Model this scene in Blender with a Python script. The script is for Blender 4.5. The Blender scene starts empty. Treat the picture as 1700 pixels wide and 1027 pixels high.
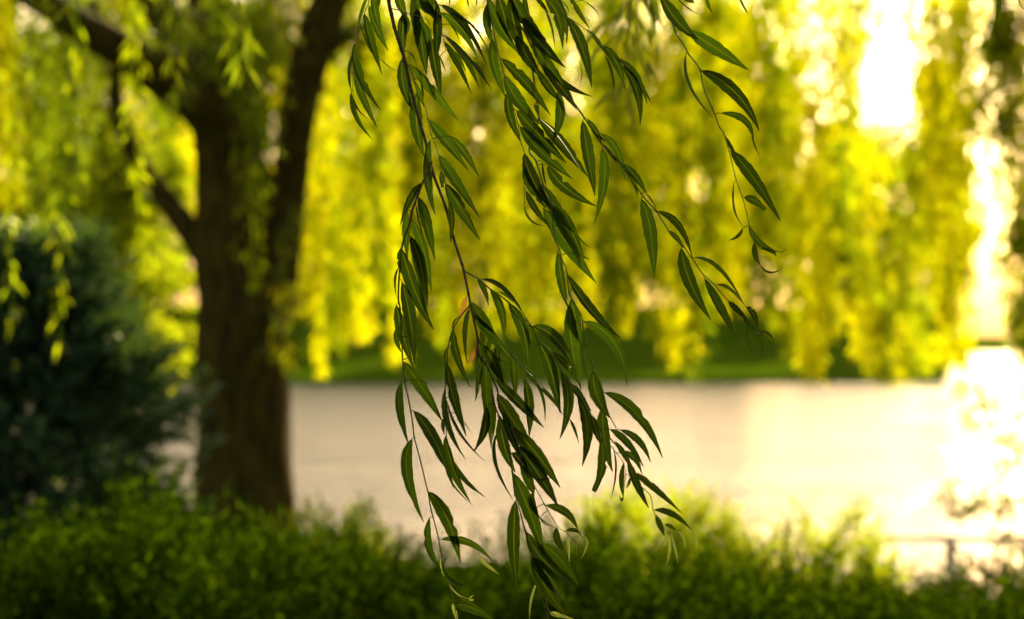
import bpy, math, random
import numpy as np
from mathutils import Vector, Matrix

random.seed(7)
rng = np.random.default_rng(11)
C = bpy.context.scene
COL = C.collection
R = math.radians

# ------------------------------------------------------------------ camera
CAMZ = 1.6
PITCH = math.atan((565 - 513.5) / 4014.0)
cam_d = bpy.data.cameras.new('camera')
cam = bpy.data.objects.new('camera', cam_d); COL.objects.link(cam)
cam.location = (0, 0, CAMZ)
cam.rotation_euler = (math.pi / 2 + PITCH, 0, 0)
cam_d.lens = 85; cam_d.sensor_width = 36
cam_d.clip_start = 0.1; cam_d.clip_end = 8000
cam_d.dof.use_dof = True
cam_d.dof.focus_distance = 3.65
cam_d.dof.aperture_fstop = 3.7
cam_d.dof.aperture_blades = 0
C.camera = cam

# ------------------------------------------------------------------ sky + sun
SUN_EL, SUN_AZ = 23.0, 16.5           # azimuth to the right of the view
w = bpy.data.worlds.new('World'); C.world = w; w.use_nodes = True
nt = w.node_tree; nt.nodes.clear()
sky = nt.nodes.new('ShaderNodeTexSky'); sky.sky_type = 'NISHITA'
sky.sun_disc = False
sky.sun_elevation = R(SUN_EL); sky.sun_rotation = R(SUN_AZ)
sky.air_density = 1.3; sky.dust_density = 4.0; sky.ozone_density = 0.6
bg = nt.nodes.new('ShaderNodeBackground'); bg.inputs[1].default_value = 0.112
wo = nt.nodes.new('ShaderNodeOutputWorld')
tint = nt.nodes.new('ShaderNodeVectorMath'); tint.operation = 'MULTIPLY'; tint.inputs[1].default_value = (1.0, .87, .74)   # golden evening air
nt.links.new(sky.outputs[0], tint.inputs[0]); nt.links.new(tint.outputs[0], bg.inputs[0]); nt.links.new(bg.outputs[0], wo.inputs[0])

sd = bpy.data.lights.new('sun', 'SUN'); sd.energy = 5.0; sd.angle = R(0.6)
sd.color = (1.0, 0.86, 0.36)
so = bpy.data.objects.new('sun', sd); COL.objects.link(so)
sv = Vector((math.sin(R(SUN_AZ)) * math.cos(R(SUN_EL)), math.cos(R(SUN_AZ)) * math.cos(R(SUN_EL)), math.sin(R(SUN_EL))))
so.rotation_euler = sv.to_track_quat('Z', 'Y').to_euler()
so.location = (20, 60, 40)

C.view_settings.view_transform = 'Standard'
C.view_settings.look = 'None'
C.view_settings.exposure = 1.3
C.view_settings.gamma = 1.0
C.cycles.use_denoising = True
C.cycles.max_bounces = 8
C.cycles.transmission_bounces = 6
C.cycles.diffuse_bounces = 4
C.cycles.transparent_max_bounces = 8
C.cycles.sample_clamp_indirect = 6.0

# ------------------------------------------------------------------ helpers
cp, sp_ = math.cos(PITCH), math.sin(PITCH)
def P(px, py, d):
    """photo pixel (1700 wide) at distance d along the lens axis -> world"""
    x = (px - 850) / 4014.0 * d
    v = (513.5 - py) / 4014.0 * d
    return Vector((x, d * cp - v * sp_, CAMZ + d * sp_ + v * cp))

def tag(o, label=None, cat=None, group=None, kind=None):
    if label: o['label'] = label
    if cat: o['category'] = cat
    if group: o['group'] = group
    if kind: o['kind'] = kind
    return o

def empty(name, loc, label, cat, group=None):
    o = bpy.data.objects.new(name, None); COL.objects.link(o)
    o.location = loc; o.empty_display_size = 0.1
    return tag(o, label, cat, group)

class MB:
    """collects verts / faces; build() links them as ONE mesh object"""
    def __init__(s): s.v = []; s.f = []; s.n = 0; s.uv = []
    def add(s, verts, faces, uv=None):
        verts = np.asarray(verts, dtype=np.float64)
        faces = np.asarray(faces, dtype=np.int64) + s.n
        s.v.append(verts); s.f.append(faces); s.n += len(verts)
        s.uv.append(np.zeros((len(verts), 2)) if uv is None else np.asarray(uv, dtype=np.float64))
    def build(s, name, mat, parent=None, smooth=True):
        me = bpy.data.meshes.new(name)
        V = np.concatenate(s.v)
        off = np.zeros(3)
        if parent is not None: off = np.array(parent['_w']) if '_w' in parent else np.array(parent.location)
        V = V - off
        F = [f for a in s.f for f in a.tolist()]
        if all(a.shape[1] == 4 for a in s.f):
            F = np.concatenate(s.f)
            me.vertices.add(len(V)); me.vertices.foreach_set('co', V.astype(np.float32).ravel())
            me.loops.add(F.size); me.loops.foreach_set('vertex_index', F.astype(np.int32).ravel())
            me.polygons.add(len(F))
            me.polygons.foreach_set('loop_start', np.arange(0, F.size, 4, dtype=np.int32))
            me.polygons.foreach_set('loop_total', np.full(len(F), 4, dtype=np.int32))
            me.update(calc_edges=True)
        else:
            me.from_pydata(V.tolist(), [], F); me.update()
        li = np.empty(len(me.loops), dtype=np.int32); me.loops.foreach_get('vertex_index', li)
        uvl = me.uv_layers.new(name='UVMap')
        uvl.data.foreach_set('uv', np.concatenate(s.uv)[li].astype(np.float32).ravel())
        if smooth: me.polygons.foreach_set('use_smooth', np.ones(len(me.polygons), dtype=bool))
        me.materials.append(mat)
        o = bpy.data.objects.new(name, me); COL.objects.link(o)
        if parent is not None: o.parent = parent
        return o

def tube(mb, pts, rad, seg=6, bump=0.0):
    """tube through pts with radii; rings stay perpendicular to the path"""
    pts = [Vector(p) for p in pts]; n = len(pts)
    verts = []; uv = []
    ref = Vector((0.3, 1, 0.2)).normalized()
    L = 0
    for i, p in enumerate(pts):
        t = (pts[min(i + 1, n - 1)] - pts[max(i - 1, 0)])
        if t.length < 1e-9: t = Vector((0, 0, -1))
        t.normalize()
        a = t.cross(ref)
        if a.length < 1e-3: a = t.cross(Vector((1, 0, 0)))
        a.normalize(); b = t.cross(a)
        if i: L += (p - pts[i - 1]).length
        for k in range(seg):
            an = 2 * math.pi * k / seg
            r = rad[i] * (1 + bump * math.sin(an * 5 + i * .35) * .5 + bump * random.uniform(-.5, .5))
            verts.append(p + (a * math.cos(an) + b * math.sin(an)) * r); uv.append((k / seg, L))
    faces = []
    for i in range(n - 1):
        for k in range(seg):
            k2 = (k + 1) % seg
            faces.append((i * seg + k, i * seg + k2, (i + 1) * seg + k2, (i + 1) * seg + k))
    c0 = len(verts); verts.append(pts[0]); verts.append(pts[-1]); uv += [(0, 0), (0, L)]
    if seg % 2 == 0:
        for k in range(0, seg, 2):
            faces.append((c0, (k + 2) % seg, (k + 1) % seg, k))
            b0 = (n - 1) * seg
            faces.append((c0 + 1, b0 + k, b0 + (k + 1) % seg, b0 + (k + 2) % seg))
    mb.add([tuple(v) for v in verts], faces, uv)

def smooth_path(pts, sub=4):
    """Catmull-Rom through control points given as lists of equal-length tuples"""
    a = [np.array(p, dtype=float) for p in pts]
    a = [2 * a[0] - a[1]] + a + [2 * a[-1] - a[-2]]
    out = []
    for i in range(1, len(a) - 2):
        for k in range(sub):
            t = k / sub
            out.append(0.5 * ((2 * a[i]) + (a[i + 1] - a[i - 1]) * t + (2 * a[i - 1] - 5 * a[i] + 4 * a[i + 1] - a[i + 2]) * t * t
                       + (-a[i - 1] + 3 * a[i] - 3 * a[i + 1] + a[i + 2]) * t ** 3))
    out.append(a[-2]); return out

def norm(a): return a / (np.linalg.norm(a, axis=1, keepdims=True) + 1e-9)

def leaf_quads(mb, base, dirn, L, W, fold=0.12):
    """many leaf-sized rhombic faces at once (each its own island)"""
    n = len(base)
    dirn = norm(dirn)
    side = norm(np.cross(dirn, rng.normal(size=(n, 3))))
    nor = np.cross(dirn, side)
    L = np.broadcast_to(np.asarray(L, float), (n,))[:, None]; W = np.broadcast_to(np.asarray(W, float), (n,))[:, None]
    mid = base + dirn * L * .42
    v = np.stack([base, mid + side * W / 2 + nor * W * fold, base + dirn * L, mid - side * W / 2 + nor * W * fold], 1).reshape(-1, 3)
    f = np.arange(4 * n).reshape(n, 4)
    mb.add(v, f, np.tile(np.array([[.5, 0], [1, .4], [.5, 1], [0, .4]]), (n, 1)))

# ------------------------------------------------------------------ materials
def newmat(name):
    m = bpy.data.materials.new(name); m.use_nodes = True
    m.node_tree.nodes.clear(); return m, m.node_tree
def foliage_mat(name, cols, tcols, trans=.5, rough=.45, spec=.4):
    """diffuse + translucent leaf; colour varies from leaf to leaf"""
    m, t = newmat(name); N = t.nodes; K = t.links
    geo = N.new('ShaderNodeNewGeometry')
    r1 = N.new('ShaderNodeValToRGB'); r2 = N.new('ShaderNodeValToRGB')
    for r, cc in ((r1, cols), (r2, tcols)):
        e = r.color_ramp.elements
        while len(e) < len(cc): e.new(0.5)
        for i, c in enumerate(cc):
            e[i].position = i / (len(cc) - 1); e[i].color = (*c, 1)
        K.new(geo.outputs['Random Per Island'], r.inputs[0])
    b = N.new('ShaderNodeBsdfPrincipled'); b.inputs['Roughness'].default_value = rough
    b.inputs['Specular IOR Level'].default_value = spec
    tr = N.new('ShaderNodeBsdfTranslucent'); mx = N.new('ShaderNodeMixShader'); mx.inputs[0].default_value = trans
    o = N.new('ShaderNodeOutputMaterial')
    K.new(r1.outputs[0], b.inputs['Base Color']); K.new(r2.outputs[0], tr.inputs['Color'])
    K.new(b.outputs[0], mx.inputs[1]); K.new(tr.outputs[0], mx.inputs[2]); K.new(mx.outputs[0], o.inputs[0])
    return m
def noise_mat(name, c1, c2, scale=6, rough=.8, bump=.3, detail=6, stretch=(1, 1, 1), spec=.3):
    m, t = newmat(name); N = t.nodes; K = t.links
    tc = N.new('ShaderNodeTexCoord'); mp = N.new('ShaderNodeMapping'); mp.inputs['Scale'].default_value = stretch
    nz = N.new('ShaderNodeTexNoise'); nz.inputs['Scale'].default_value = scale; nz.inputs['Detail'].default_value = detail
    cr = N.new('ShaderNodeValToRGB'); cr.color_ramp.elements[0].position = .35; cr.color_ramp.elements[1].position = .68
    cr.color_ramp.elements[0].color = (*c1, 1); cr.color_ramp.elements[1].color = (*c2, 1)
    b = N.new('ShaderNodeBsdfPrincipled'); b.inputs['Roughness'].default_value = rough
    b.inputs['Specular IOR Level'].default_value = spec
    bp = N.new('ShaderNodeBump'); bp.inputs['Strength'].default_value = bump; bp.inputs['Distance'].default_value = .05
    o = N.new('ShaderNodeOutputMaterial')
    K.new(tc.outputs['Object'], mp.inputs[0]); K.new(mp.outputs[0], nz.inputs[0]); K.new(nz.outputs[0], cr.inputs[0])
    K.new(cr.outputs[0], b.inputs['Base Color']); K.new(nz.outputs[0], bp.inputs['Height']); K.new(bp.outputs[0], b.inputs['Normal'])
    K.new(b.outputs[0], o.inputs[0]); return m

def blade_mat(name, base, tr_col, rib, trans=.55, spots=.5):
    """close willow leaf: pale midrib, fine side veins, brown specks, translucent"""
    m, t = newmat(name); N = t.nodes; K = t.links
    uv = N.new('ShaderNodeUVMap'); sx = N.new('ShaderNodeSeparateXYZ'); K.new(uv.outputs[0], sx.inputs[0])
    def math_(op, a, b=None):
        n = N.new('ShaderNodeMath'); n.operation = op
        for i, q in enumerate((a, b)):
            if q is None: continue
            if isinstance(q, (int, float)): n.inputs[i].default_value = q
            else: K.new(q, n.inputs[i])
        return n.outputs[0]
    d = math_('ABSOLUTE', math_('SUBTRACT', sx.outputs[0], 0.5))          # 0 on the midrib, .5 at the edge
    ribm = N.new('ShaderNodeMapRange'); ribm.inputs[1].default_value = .055; ribm.inputs[2].default_value = .02
    K.new(d, ribm.inputs[0])
    # side veins: slanted waves
    wv = math_('SINE', math_('MULTIPLY', math_('SUBTRACT', sx.outputs[1], math_('MULTIPLY', d, .16)), 190))
    wv = math_('MULTIPLY', math_('POWER', math_('ABSOLUTE', wv), 6), .22)
    edge = N.new('ShaderNodeMapRange'); edge.inputs[1].default_value = .455; edge.inputs[2].default_value = .5
    K.new(d, edge.inputs[0])
    oi = N.new('ShaderNodeObjectInfo')
    tc = N.new('ShaderNodeTexCoord')
    nz = N.new('ShaderNodeTexNoise'); nz.inputs['Scale'].default_value = 55; nz.inputs['Detail'].default_value = 3
    K.new(tc.outputs['Object'], nz.inputs[0])
    vr = math_('ADD', math_('MULTIPLY', nz.outputs[0], .7), math_('ADD', math_('MULTIPLY', oi.outputs['Random'], .95), .15))
    sn = N.new('ShaderNodeTexNoise'); sn.inputs['Scale'].default_value = 170; sn.inputs['Detail'].default_value = 1
    K.new(tc.outputs['Object'], sn.inputs[0])
    spot = N.new('ShaderNodeMapRange'); spot.inputs[1].default_value = .76; spot.inputs[2].default_value = .80; spot.inputs[4].default_value = spots
    K.new(sn.outputs[0], spot.inputs[0])
    def colchain(c, rb):
        a = N.new('ShaderNodeVectorMath'); a.operation = 'SCALE'; a.inputs[0].default_value = c; K.new(vr, a.inputs['Scale'])
        mm = N.new('ShaderNodeMix'); mm.data_type = 'RGBA'
        K.new(math_('MINIMUM', math_('ADD', math_('ADD', ribm.outputs[0], wv), math_('MULTIPLY', edge.outputs[0], .8)), 1.0), mm.inputs[0])
        K.new(a.outputs[0], mm.inputs[6]); mm.inputs[7].default_value = (*rb, 1)
        m2 = N.new('ShaderNodeMix'); m2.data_type = 'RGBA'
        K.new(spot.outputs[0], m2.inputs[0]); K.new(mm.outputs[2], m2.inputs[6]); m2.inputs[7].default_value = (.05, .02, .008, 1)
        return m2.outputs[2]
    b = N.new('ShaderNodeBsdfPrincipled'); b.inputs['Roughness'].default_value = .5; b.inputs['Specular IOR Level'].default_value = .12
    K.new(colchain(base, tuple(x * .75 for x in rib)), b.inputs['Base Color'])
    tr = N.new('ShaderNodeBsdfTranslucent'); K.new(colchain(tr_col, rib), tr.inputs['Color'])
    bp = N.new('ShaderNodeBump'); bp.inputs['Strength'].default_value = .25; bp.inputs['Distance'].default_value = .002
    K.new(math_('SUBTRACT', ribm.outputs[0], wv), bp.inputs['Height']); K.new(bp.outputs[0], b.inputs['Normal'])
    mx = N.new('ShaderNodeMixShader'); mx.inputs[0].default_value = trans
    o = N.new('ShaderNodeOutputMaterial')
    K.new(b.outputs[0], mx.inputs[1]); K.new(tr.outputs[0], mx.inputs[2]); K.new(mx.outputs[0], o.inputs[0])
    return m

M = {}
M['blade'] = blade_mat('willow_leaf_green', (.014, .029, .0015), (.024, .052, .001), (.10, .125, .006))
M['blade_pale'] = blade_mat('willow_leaf_young', (.12, .16, .04), (.30, .36, .05), (.4, .42, .1), .6, .1)
M['blade_dry'] = blade_mat('willow_leaf_withered', (.24, .13, .03), (.30, .15, .02), (.34, .2, .05), .55, .8)
M['twig'] = noise_mat('twig_green', (.10, .12, .02), (.17, .17, .04), 60, .55, .2)
M['stem'] = noise_mat('twig_brown', (.07, .035, .02), (.16, .085, .035), 90, .6, .5)
M['bark'] = noise_mat('bark', (.020, .014, .002), (.105, .068, .007), 7, .9, 1.0, 8, (3, 3, .5), .1)
M['limb'] = noise_mat('limb_bark', (.03, .02, .01), (.09, .055, .025), 9, .9, .8, 6, (1, 1, 1), .1)
YG = [(.09, .12, .004), (.15, .17, .005), (.24, .23, .005)]
YT = [(.50, .58, .004), (.74, .74, .003), (.92, .78, .003)]
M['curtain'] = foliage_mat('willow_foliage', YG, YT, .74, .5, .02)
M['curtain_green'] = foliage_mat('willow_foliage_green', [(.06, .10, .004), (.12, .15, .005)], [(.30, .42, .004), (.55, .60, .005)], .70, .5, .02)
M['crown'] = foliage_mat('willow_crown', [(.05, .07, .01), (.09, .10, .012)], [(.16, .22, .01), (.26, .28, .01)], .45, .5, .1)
M['left'] = foliage_mat('willow_foliage_painted_shade', [(.05, .09, .01), (.12, .14, .012)], [(.20, .32, .006), (.38, .44, .006)], .62, .5, .02)  # darker copy of the curtain leaves, shade put into the colour
M['far'] = foliage_mat('far_tree_foliage', [(.02, .045, .003), (.05, .075, .004)], [(.09, .16, .001), (.24, .30, .002)], .5, .7, .05)
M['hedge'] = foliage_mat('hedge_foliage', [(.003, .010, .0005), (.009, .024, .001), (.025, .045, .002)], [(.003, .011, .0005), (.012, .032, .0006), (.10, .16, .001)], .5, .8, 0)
M['yshrub'] = foliage_mat('yellow_shrub_foliage', [(.07, .11, .01), (.14, .16, .015)], [(.36, .50, .012), (.62, .62, .012)], .6, .7, 0)
M['spruce'] = foliage_mat('spruce_needles', [(.018, .042, .020), (.05, .095, .042), (.11, .16, .075)], [(.04, .10, .02), (.20, .32, .02)], .25, .5, .2)
M['mound'] = foliage_mat('dark_shrub_foliage', [(.02, .03, .006), (.05, .05, .01)], [(.08, .10, .006), (.20, .18, .01)], .45, .5)
M['grey'] = foliage_mat('grey_sapling_foliage', [(.03, .045, .006), (.07, .085, .01)], [(.12, .17, .006), (.30, .32, .008)], .5, .5)
M['wood'] = noise_mat('weathered_wood', (.5, .45, .40), (.65, .6, .52), 12, .75, .4, 5, (1, 8, 8))

# ------------------------------------------------------------------ ground, lake, far bank
def sstep(a, b, x):
    t = min(1, max(0, (x - a) / (b - a))); return t * t * (3 - 2 * t)
def shore(x): return 23.0 - 4.2 * sstep(-2.2, -.9, x) - .75 * max(0, min(6, x)) + .2 * math.sin(x * 1.3)   # near shoreline distance
def farshore(x, y):
    return 117 + 3 * math.sin(x * .06) if x < 0 else 117 + 2 * math.sin(x * .11)
def ground_z(x, y):
    s = shore(x)
    z = -sstep(s - 1.2, s + 1.2, y) * 2.2
    fs = farshore(x, y)
    open_right = sstep(20.8, 21.6, x * 117.0 / max(y, 60))              # the lake runs on past the end of the bank
    fs2 = fs + open_right * 3300
    z += sstep(fs2 - 2, fs2 + 2.5, y) * 2.05
    z += sstep(fs2, fs2 + 52, y) * 4.2
    return z
xs = sorted(set([round(v, 3) for v in list(np.linspace(-3000, -150, 12)) + list(np.linspace(-150, -14, 22)) + list(np.linspace(-14, 14, 57)) + list(np.linspace(14, 60, 70)) + list(np.linspace(62, 150, 30)) + list(np.linspace(150, 3000, 12))]))
ys = sorted(set([round(v, 3) for v in list(np.linspace(-600, -20, 8)) + list(np.linspace(-20, 12, 17)) + list(np.linspace(12, 34, 56)) + list(np.linspace(34, 108, 12)) + list(np.linspace(108, 130, 30)) + list(np.linspace(130, 200, 25)) + list(np.linspace(206, 400, 14)) + list(np.linspace(430, 4000, 30))]))
gv = [(x, y, ground_z(x, y) + (0.03 * math.sin(x * 2.1 + y) * math.cos(y * 1.7 - x) if y < 40 else 0)) for y in ys for x in xs]
nx = len(xs)
gf = [(j * nx + i, j * nx + i + 1, (j + 1) * nx + i + 1, (j + 1) * nx + i) for j in range(len(ys) - 1) for i in range(nx - 1)]
g = MB(); g.add(gv, gf)
M['grass'] = noise_mat('lawn', (.04, .075, .003), (.08, .12, .004), .8, 1, .5, 8, (1, 1, 1), 0)
tag(g.build('ground', M['grass']), 'mown green lawn on both banks of the lake', 'ground', kind='structure')

m, t = newmat('lake_water'); N = t.nodes; K = t.links
b = N.new('ShaderNodeBsdfPrincipled'); b.inputs['Base Color'].default_value = (.03, .035, .03, 1)
b.inputs['Roughness'].default_value = .10; b.inputs['IOR'].default_value = 1.33; b.inputs['Specular IOR Level'].default_value = .5
tc = N.new('ShaderNodeTexCoord'); mp = N.new('ShaderNodeMapping'); mp.inputs['Scale'].default_value = (.6, 1.6, 1)
n1 = N.new('ShaderNodeTexNoise'); n1.inputs['Scale'].default_value = 2.2; n1.inputs['Detail'].default_value = 5
bp = N.new('ShaderNodeBump'); bp.inputs['Strength'].default_value = 1.0; bp.inputs['Distance'].default_value = .15
o = N.new('ShaderNodeOutputMaterial')
mp2 = N.new('ShaderNodeMapping'); mp2.inputs['Scale'].default_value = (.04, .22, 1)          # wind lanes: calmer and rougher bands
n2 = N.new('ShaderNodeTexNoise'); n2.inputs['Scale'].default_value = 1.0; n2.inputs['Detail'].default_value = 3
ml = N.new('ShaderNodeMapRange'); ml.inputs[1].default_value = .35; ml.inputs[2].default_value = .65; ml.inputs[3].default_value = .45; ml.inputs[4].default_value = 1.0
K.new(tc.outputs['Object'], mp2.inputs[0]); K.new(mp2.outputs[0], n2.inputs[0]); K.new(n2.outputs[0], ml.inputs[0]); K.new(ml.outputs[0], bp.inputs['Strength'])
K.new(tc.outputs['Object'], mp.inputs[0]); K.new(mp.outputs[0], n1.inputs[0]); K.new(n1.outputs[0], bp.inputs['Height'])
K.new(bp.outputs[0], b.inputs['Normal']); K.new(b.outputs[0], o.inputs[0]); M['water'] = m
wm = MB(); WX = [-3000, -200, -20, 20, 200, 3000]; WY = [12, 40, 120, 400, 1200, 4000]
wm.add([(x, y, -.5) for y in WY for x in WX], [(j * 6 + i, j * 6 + i + 1, (j + 1) * 6 + i + 1, (j + 1) * 6 + i) for j in range(5) for i in range(5)])
tag(wm.build('lake_water', M['water']), 'bright pale lake rippling under the low sun', 'water', kind='structure')

# ------------------------------------------------------------------ far trees across the lake
def blob_crown(mb, centres, per, L, W, down=.2):
    for (c, r) in centres:
        n = per
        d = norm(rng.normal(size=(n, 3)))
        rad = r * rng.uniform(.35, 1.0, size=(n, 1)) ** .5 * (1 + .25 * rng.normal(size=(n, 1)))
        pts = np.array(c) + d * rad * np.array([1, 1, .8])
        leaf_quads(mb, pts, d + rng.normal(size=(n, 3)) * .6 + np.array([0, 0, -down]), L * rng.uniform(.6, 1.3, n), W * rng.uniform(.6, 1.3, n))
def far_tree(x, y, h, rad, label):
    z0 = ground_z(x, y)
    t = empty('bank_tree', (x, y, z0), label, 'tree', 'green trees standing along the far bank')
    mb = MB(); tube(mb, smooth_path([(x, y, z0 - .2), (x + .2, y, z0 + h * .3), (x - .1, y + .1, z0 + h * .75)], 5), np.linspace(.35, .1, 11), 8, .1)
    for k in range(5):
        a = k * 1.3; zz = z0 + h * (.3 + .08 * k)
        tube(mb, [(x, y, zz), (x + math.cos(a) * rad * .4, y + math.sin(a) * rad * .4, zz + h * .12), (x + math.cos(a) * rad * .7, y + math.sin(a) * rad * .7, zz + h * .2)], [.14, .08, .03], 6)
    mb.build('trunk', M['limb'], t)
    mb = MB(); cs = []
    for k in range(46):
        a = random.uniform(0, 6.28); q = random.uniform(0, 1); zz = z0 + h * (.05 + .89 * q)
        rr = rad * math.sin(math.pi * min(.95, .22 + .72 * q)) * random.uniform(.2, .85)
        cs.append(((x + math.cos(a) * rr, y + math.sin(a) * rr, zz), random.uniform(.16, .3) * rad))
    blob_crown(mb, cs, 330, .70, .46)
    mb.build('crown', M['far'], t)
FT = [(-54, 130, 19, 7), (-45, 127, 20, 6.5), (-36, 124, 18, 6), (-27.5, 127, 20, 6.5), (-20.5, 123.5, 19, 6.2), (-13, 128, 18, 6.2), (-6.5, 124, 17, 5.4), (0, 127, 16.5, 5.6), (6, 124.5, 16, 5.2), (11.5, 126, 18, 4.6), (16.9, 124, 10.8, 3.4), (21.6, 124, 15, 2.0)]
for i, (x, y, h, r_) in enumerate(FT):
    x, y, h, r_ = x * 1.36, y + 43, h * 1.18, r_ * 1.36
    far_tree(x, y, h, r_, 'dark green leafy tree on the far bank, blurred behind the hanging willow curtain')

# ------------------------------------------------------------------ willow by the shore
def strand(mb, top, length, sway, per_m=110, L=.11, W=.022, spread=.085, clump=1.0):
    """one hanging willow branch: thin twig and its leaves"""
    n = max(6, int(length / .12))
    s = np.linspace(0, length, n)
    ph = random.uniform(0, 6.28)
    path = np.stack([top[0] + sway[0] * (s / length) ** 1.3 + .03 * np.sin(s * 2.2 + ph), top[1] + sway[1] * (s / length) ** 1.3 + .03 * np.cos(s * 1.9 + ph), top[2] - s], 1)
    k = int(length * per_m)
    u = rng.uniform(0, 1, k)
    if clump > 0:                                                    # clusters along the twig, gaps between
        q = .5 + .5 * np.sin(u * length * random.uniform(7, 12) + ph) * clump
        u = u[q + rng.uniform(-.35, .55, k) > .22]; k = len(u)
    idx = u * (n - 1); i0 = np.minimum(idx.astype(int), n - 2); fr = (idx - i0)[:, None]
    base = path[i0] * (1 - fr) + path[i0 + 1] * fr
    an = rng.uniform(0, 6.28, k); rad = np.stack([np.cos(an), np.sin(an), np.zeros(k)], 1)
    taper = (1 - .55 * np.clip((u - .7) / .3, 0, 1))[:, None]
    wob = (.45 + 1.1 * np.abs(np.sin(u * length * 1.9 + ph * 3)) * np.abs(np.cos(u * length * 4.3 + ph)))[:, None]
    base = base + rad * spread * rng.uniform(0, 1, (k, 1)) * taper * wob + rng.normal(size=(k, 3)) * .01
    d = rad * rng.uniform(.2, .9, (k, 1)) + np.array([0, 0, -1.0]) + rng.normal(size=(k, 3)) * .25
    leaf_quads(mb, base, d, L * rng.uniform(.6, 1.2, k), W * rng.uniform(.7, 1.25, k))
    tube(mb, [tuple(p) for p in path[::2]], np.linspace(.006, .002, len(path[::2])), 4)

TD = 20.0
tz = ground_z(-2.2, TD)
tree = empty('willow_tree', (P(406, 860, TD).x, TD, tz), 'old willow with thick dark forked trunk and golden hanging branches on the near bank', 'tree')
def limb(name, pts, mat='bark', seg=16, sub=8, bump=.05, parent=None):
    """pts: (px, py, depth, width in px)"""
    q = smooth_path(pts, sub)
    mb = MB(); tube(mb, [tuple(P(a, b_, d)) for a, b_, d, w_ in q], [max(.004, w_ / 4014 * d / 2) for a, b_, d, w_ in q], seg, bump)
    return mb.build(name, M[mat], parent or tree)
trunk = limb('trunk', [(404, 915, 20, 215), (405, 872, 20, 182), (406, 800, 20, 164), (404, 700, 20, 158), (401, 600, 20, 150), (400, 520, 20, 148), (392, 470, 20, 134), (382, 400, 20, 124), (376, 300, 20, 104), (370, 200, 19.9, 100), (364, 120, 19.9, 98), (352, 40, 19.8, 86), (345, -60, 19.8, 66), (340, -220, 19.8, 50), (360, -420, 19.8, 34)], bump=.045)
limb('limb', [(425, 560, 20.1, 92), (455, 490, 20.2, 72), (472, 400, 20.3, 58), (482, 300, 20.4, 58), (492, 200, 20.5, 62), (514, 100, 20.6, 66), (548, 0, 20.8, 62), (605, -110, 21, 46), (700, -250, 21.2, 32)])
limb('limb', [(372, 225, 19.9, 84), (330, 170, 19.7, 82), (285, 135, 19.5, 76), (230, 100, 19.2, 66), (160, 58, 18.9, 60), (90, 15, 18.6, 52), (0, -40, 18.3, 40), (-120, -130, 18, 18)])
limb('limb', [(350, 430, 20, 56), (318, 388, 20, 46), (282, 340, 20.1, 38), (240, 285, 20.2, 32), (202, 210, 20.3, 30), (192, 150, 20.4, 22), (188, 80, 20.4, 18), (150, 0, 20.5, 14)])
limb('limb', [(362, 160, 19.9, 70), (325, 100, 20, 64), (288, 50, 20.1, 62), (255, -10, 20.2, 58), (210, -110, 20.4, 44), (150, -220, 20.6, 30)])
limb('limb', [(540, 80, 20.6, 34), (600, 45, 21.2, 24), (680, 60, 21.8, 18), (790, 20, 22.5, 15), (900, -20, 23, 14)])
crown = MB(); cs = []  # crown above the frame, its height set to shade the sharp branches
for k in range(46):
    a = random.uniform(0, 6.28); q = random.uniform(0, 1)
    rr = 4.8 * math.sqrt(q)
    cs.append(((-1.7 + math.cos(a) * rr, 18.6 + math.sin(a) * rr * .5, 7.2 + random.uniform(0, 5.0) * (1 - q * .55)), random.uniform(.8, 1.3)))
blob_crown(crown, cs, 330, .20, .07, 1.2)
crown.build('crown', M['crown'], tree)

def bottom_y(x):
    """where the curtain of hanging tips ends, down the picture"""
    t = [(-50, 430), (180, 440), (300, 470), (420, 500), (450, 590), (500, 590), (520, 640), (550, 600), (600, 550), (640, 630), (680, 560), (760, 610), (830, 560), (900, 520), (980, 540), (1080, 560), (1145, 635), (1190, 540), (1260, 520), (1345, 635), (1400, 560), (1470, 640), (1530, 610), (1590, 600), (1700, 560), (1760, 620), (2100, 620)]
    for (a, ya), (b_, yb) in zip(t, t[1:]):
        if a <= x <= b_: return ya + (yb - ya) * (x - a) / (b_ - a)
    return 560
def hang(parent, px, d, y0, y1, mat='curtain', dens=1.0, wmul=1.0, name='hanging_branch', px0=None):
    if mat == 'curtain':
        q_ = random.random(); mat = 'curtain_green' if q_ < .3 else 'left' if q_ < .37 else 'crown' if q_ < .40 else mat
    a = P((px if px0 is None else px0) + random.uniform(-48, 48), y0, d); b_ = P(px, y1, d)
    mb = MB()
    strand(mb, tuple(a), a.z - b_.z, ((b_.x - a.x), random.uniform(-.15, .15)), 240 * dens, .12, .03 * wmul, .16)
    mb.build(name, M[mat], parent)
# golden curtain, right of the trunk
NS = 52
for i in range(NS):
    px = 500 + (1040 - 500) * (i + random.uniform(.1, .9)) / NS
    d = random.uniform(20.9 if px < 640 else 19.5, 24.5)
    hang(tree, px, d, random.uniform(-130, -60), bottom_y(px) + random.choice([0, 0, -20, -50, -110]) + random.uniform(-14, 6))
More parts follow.
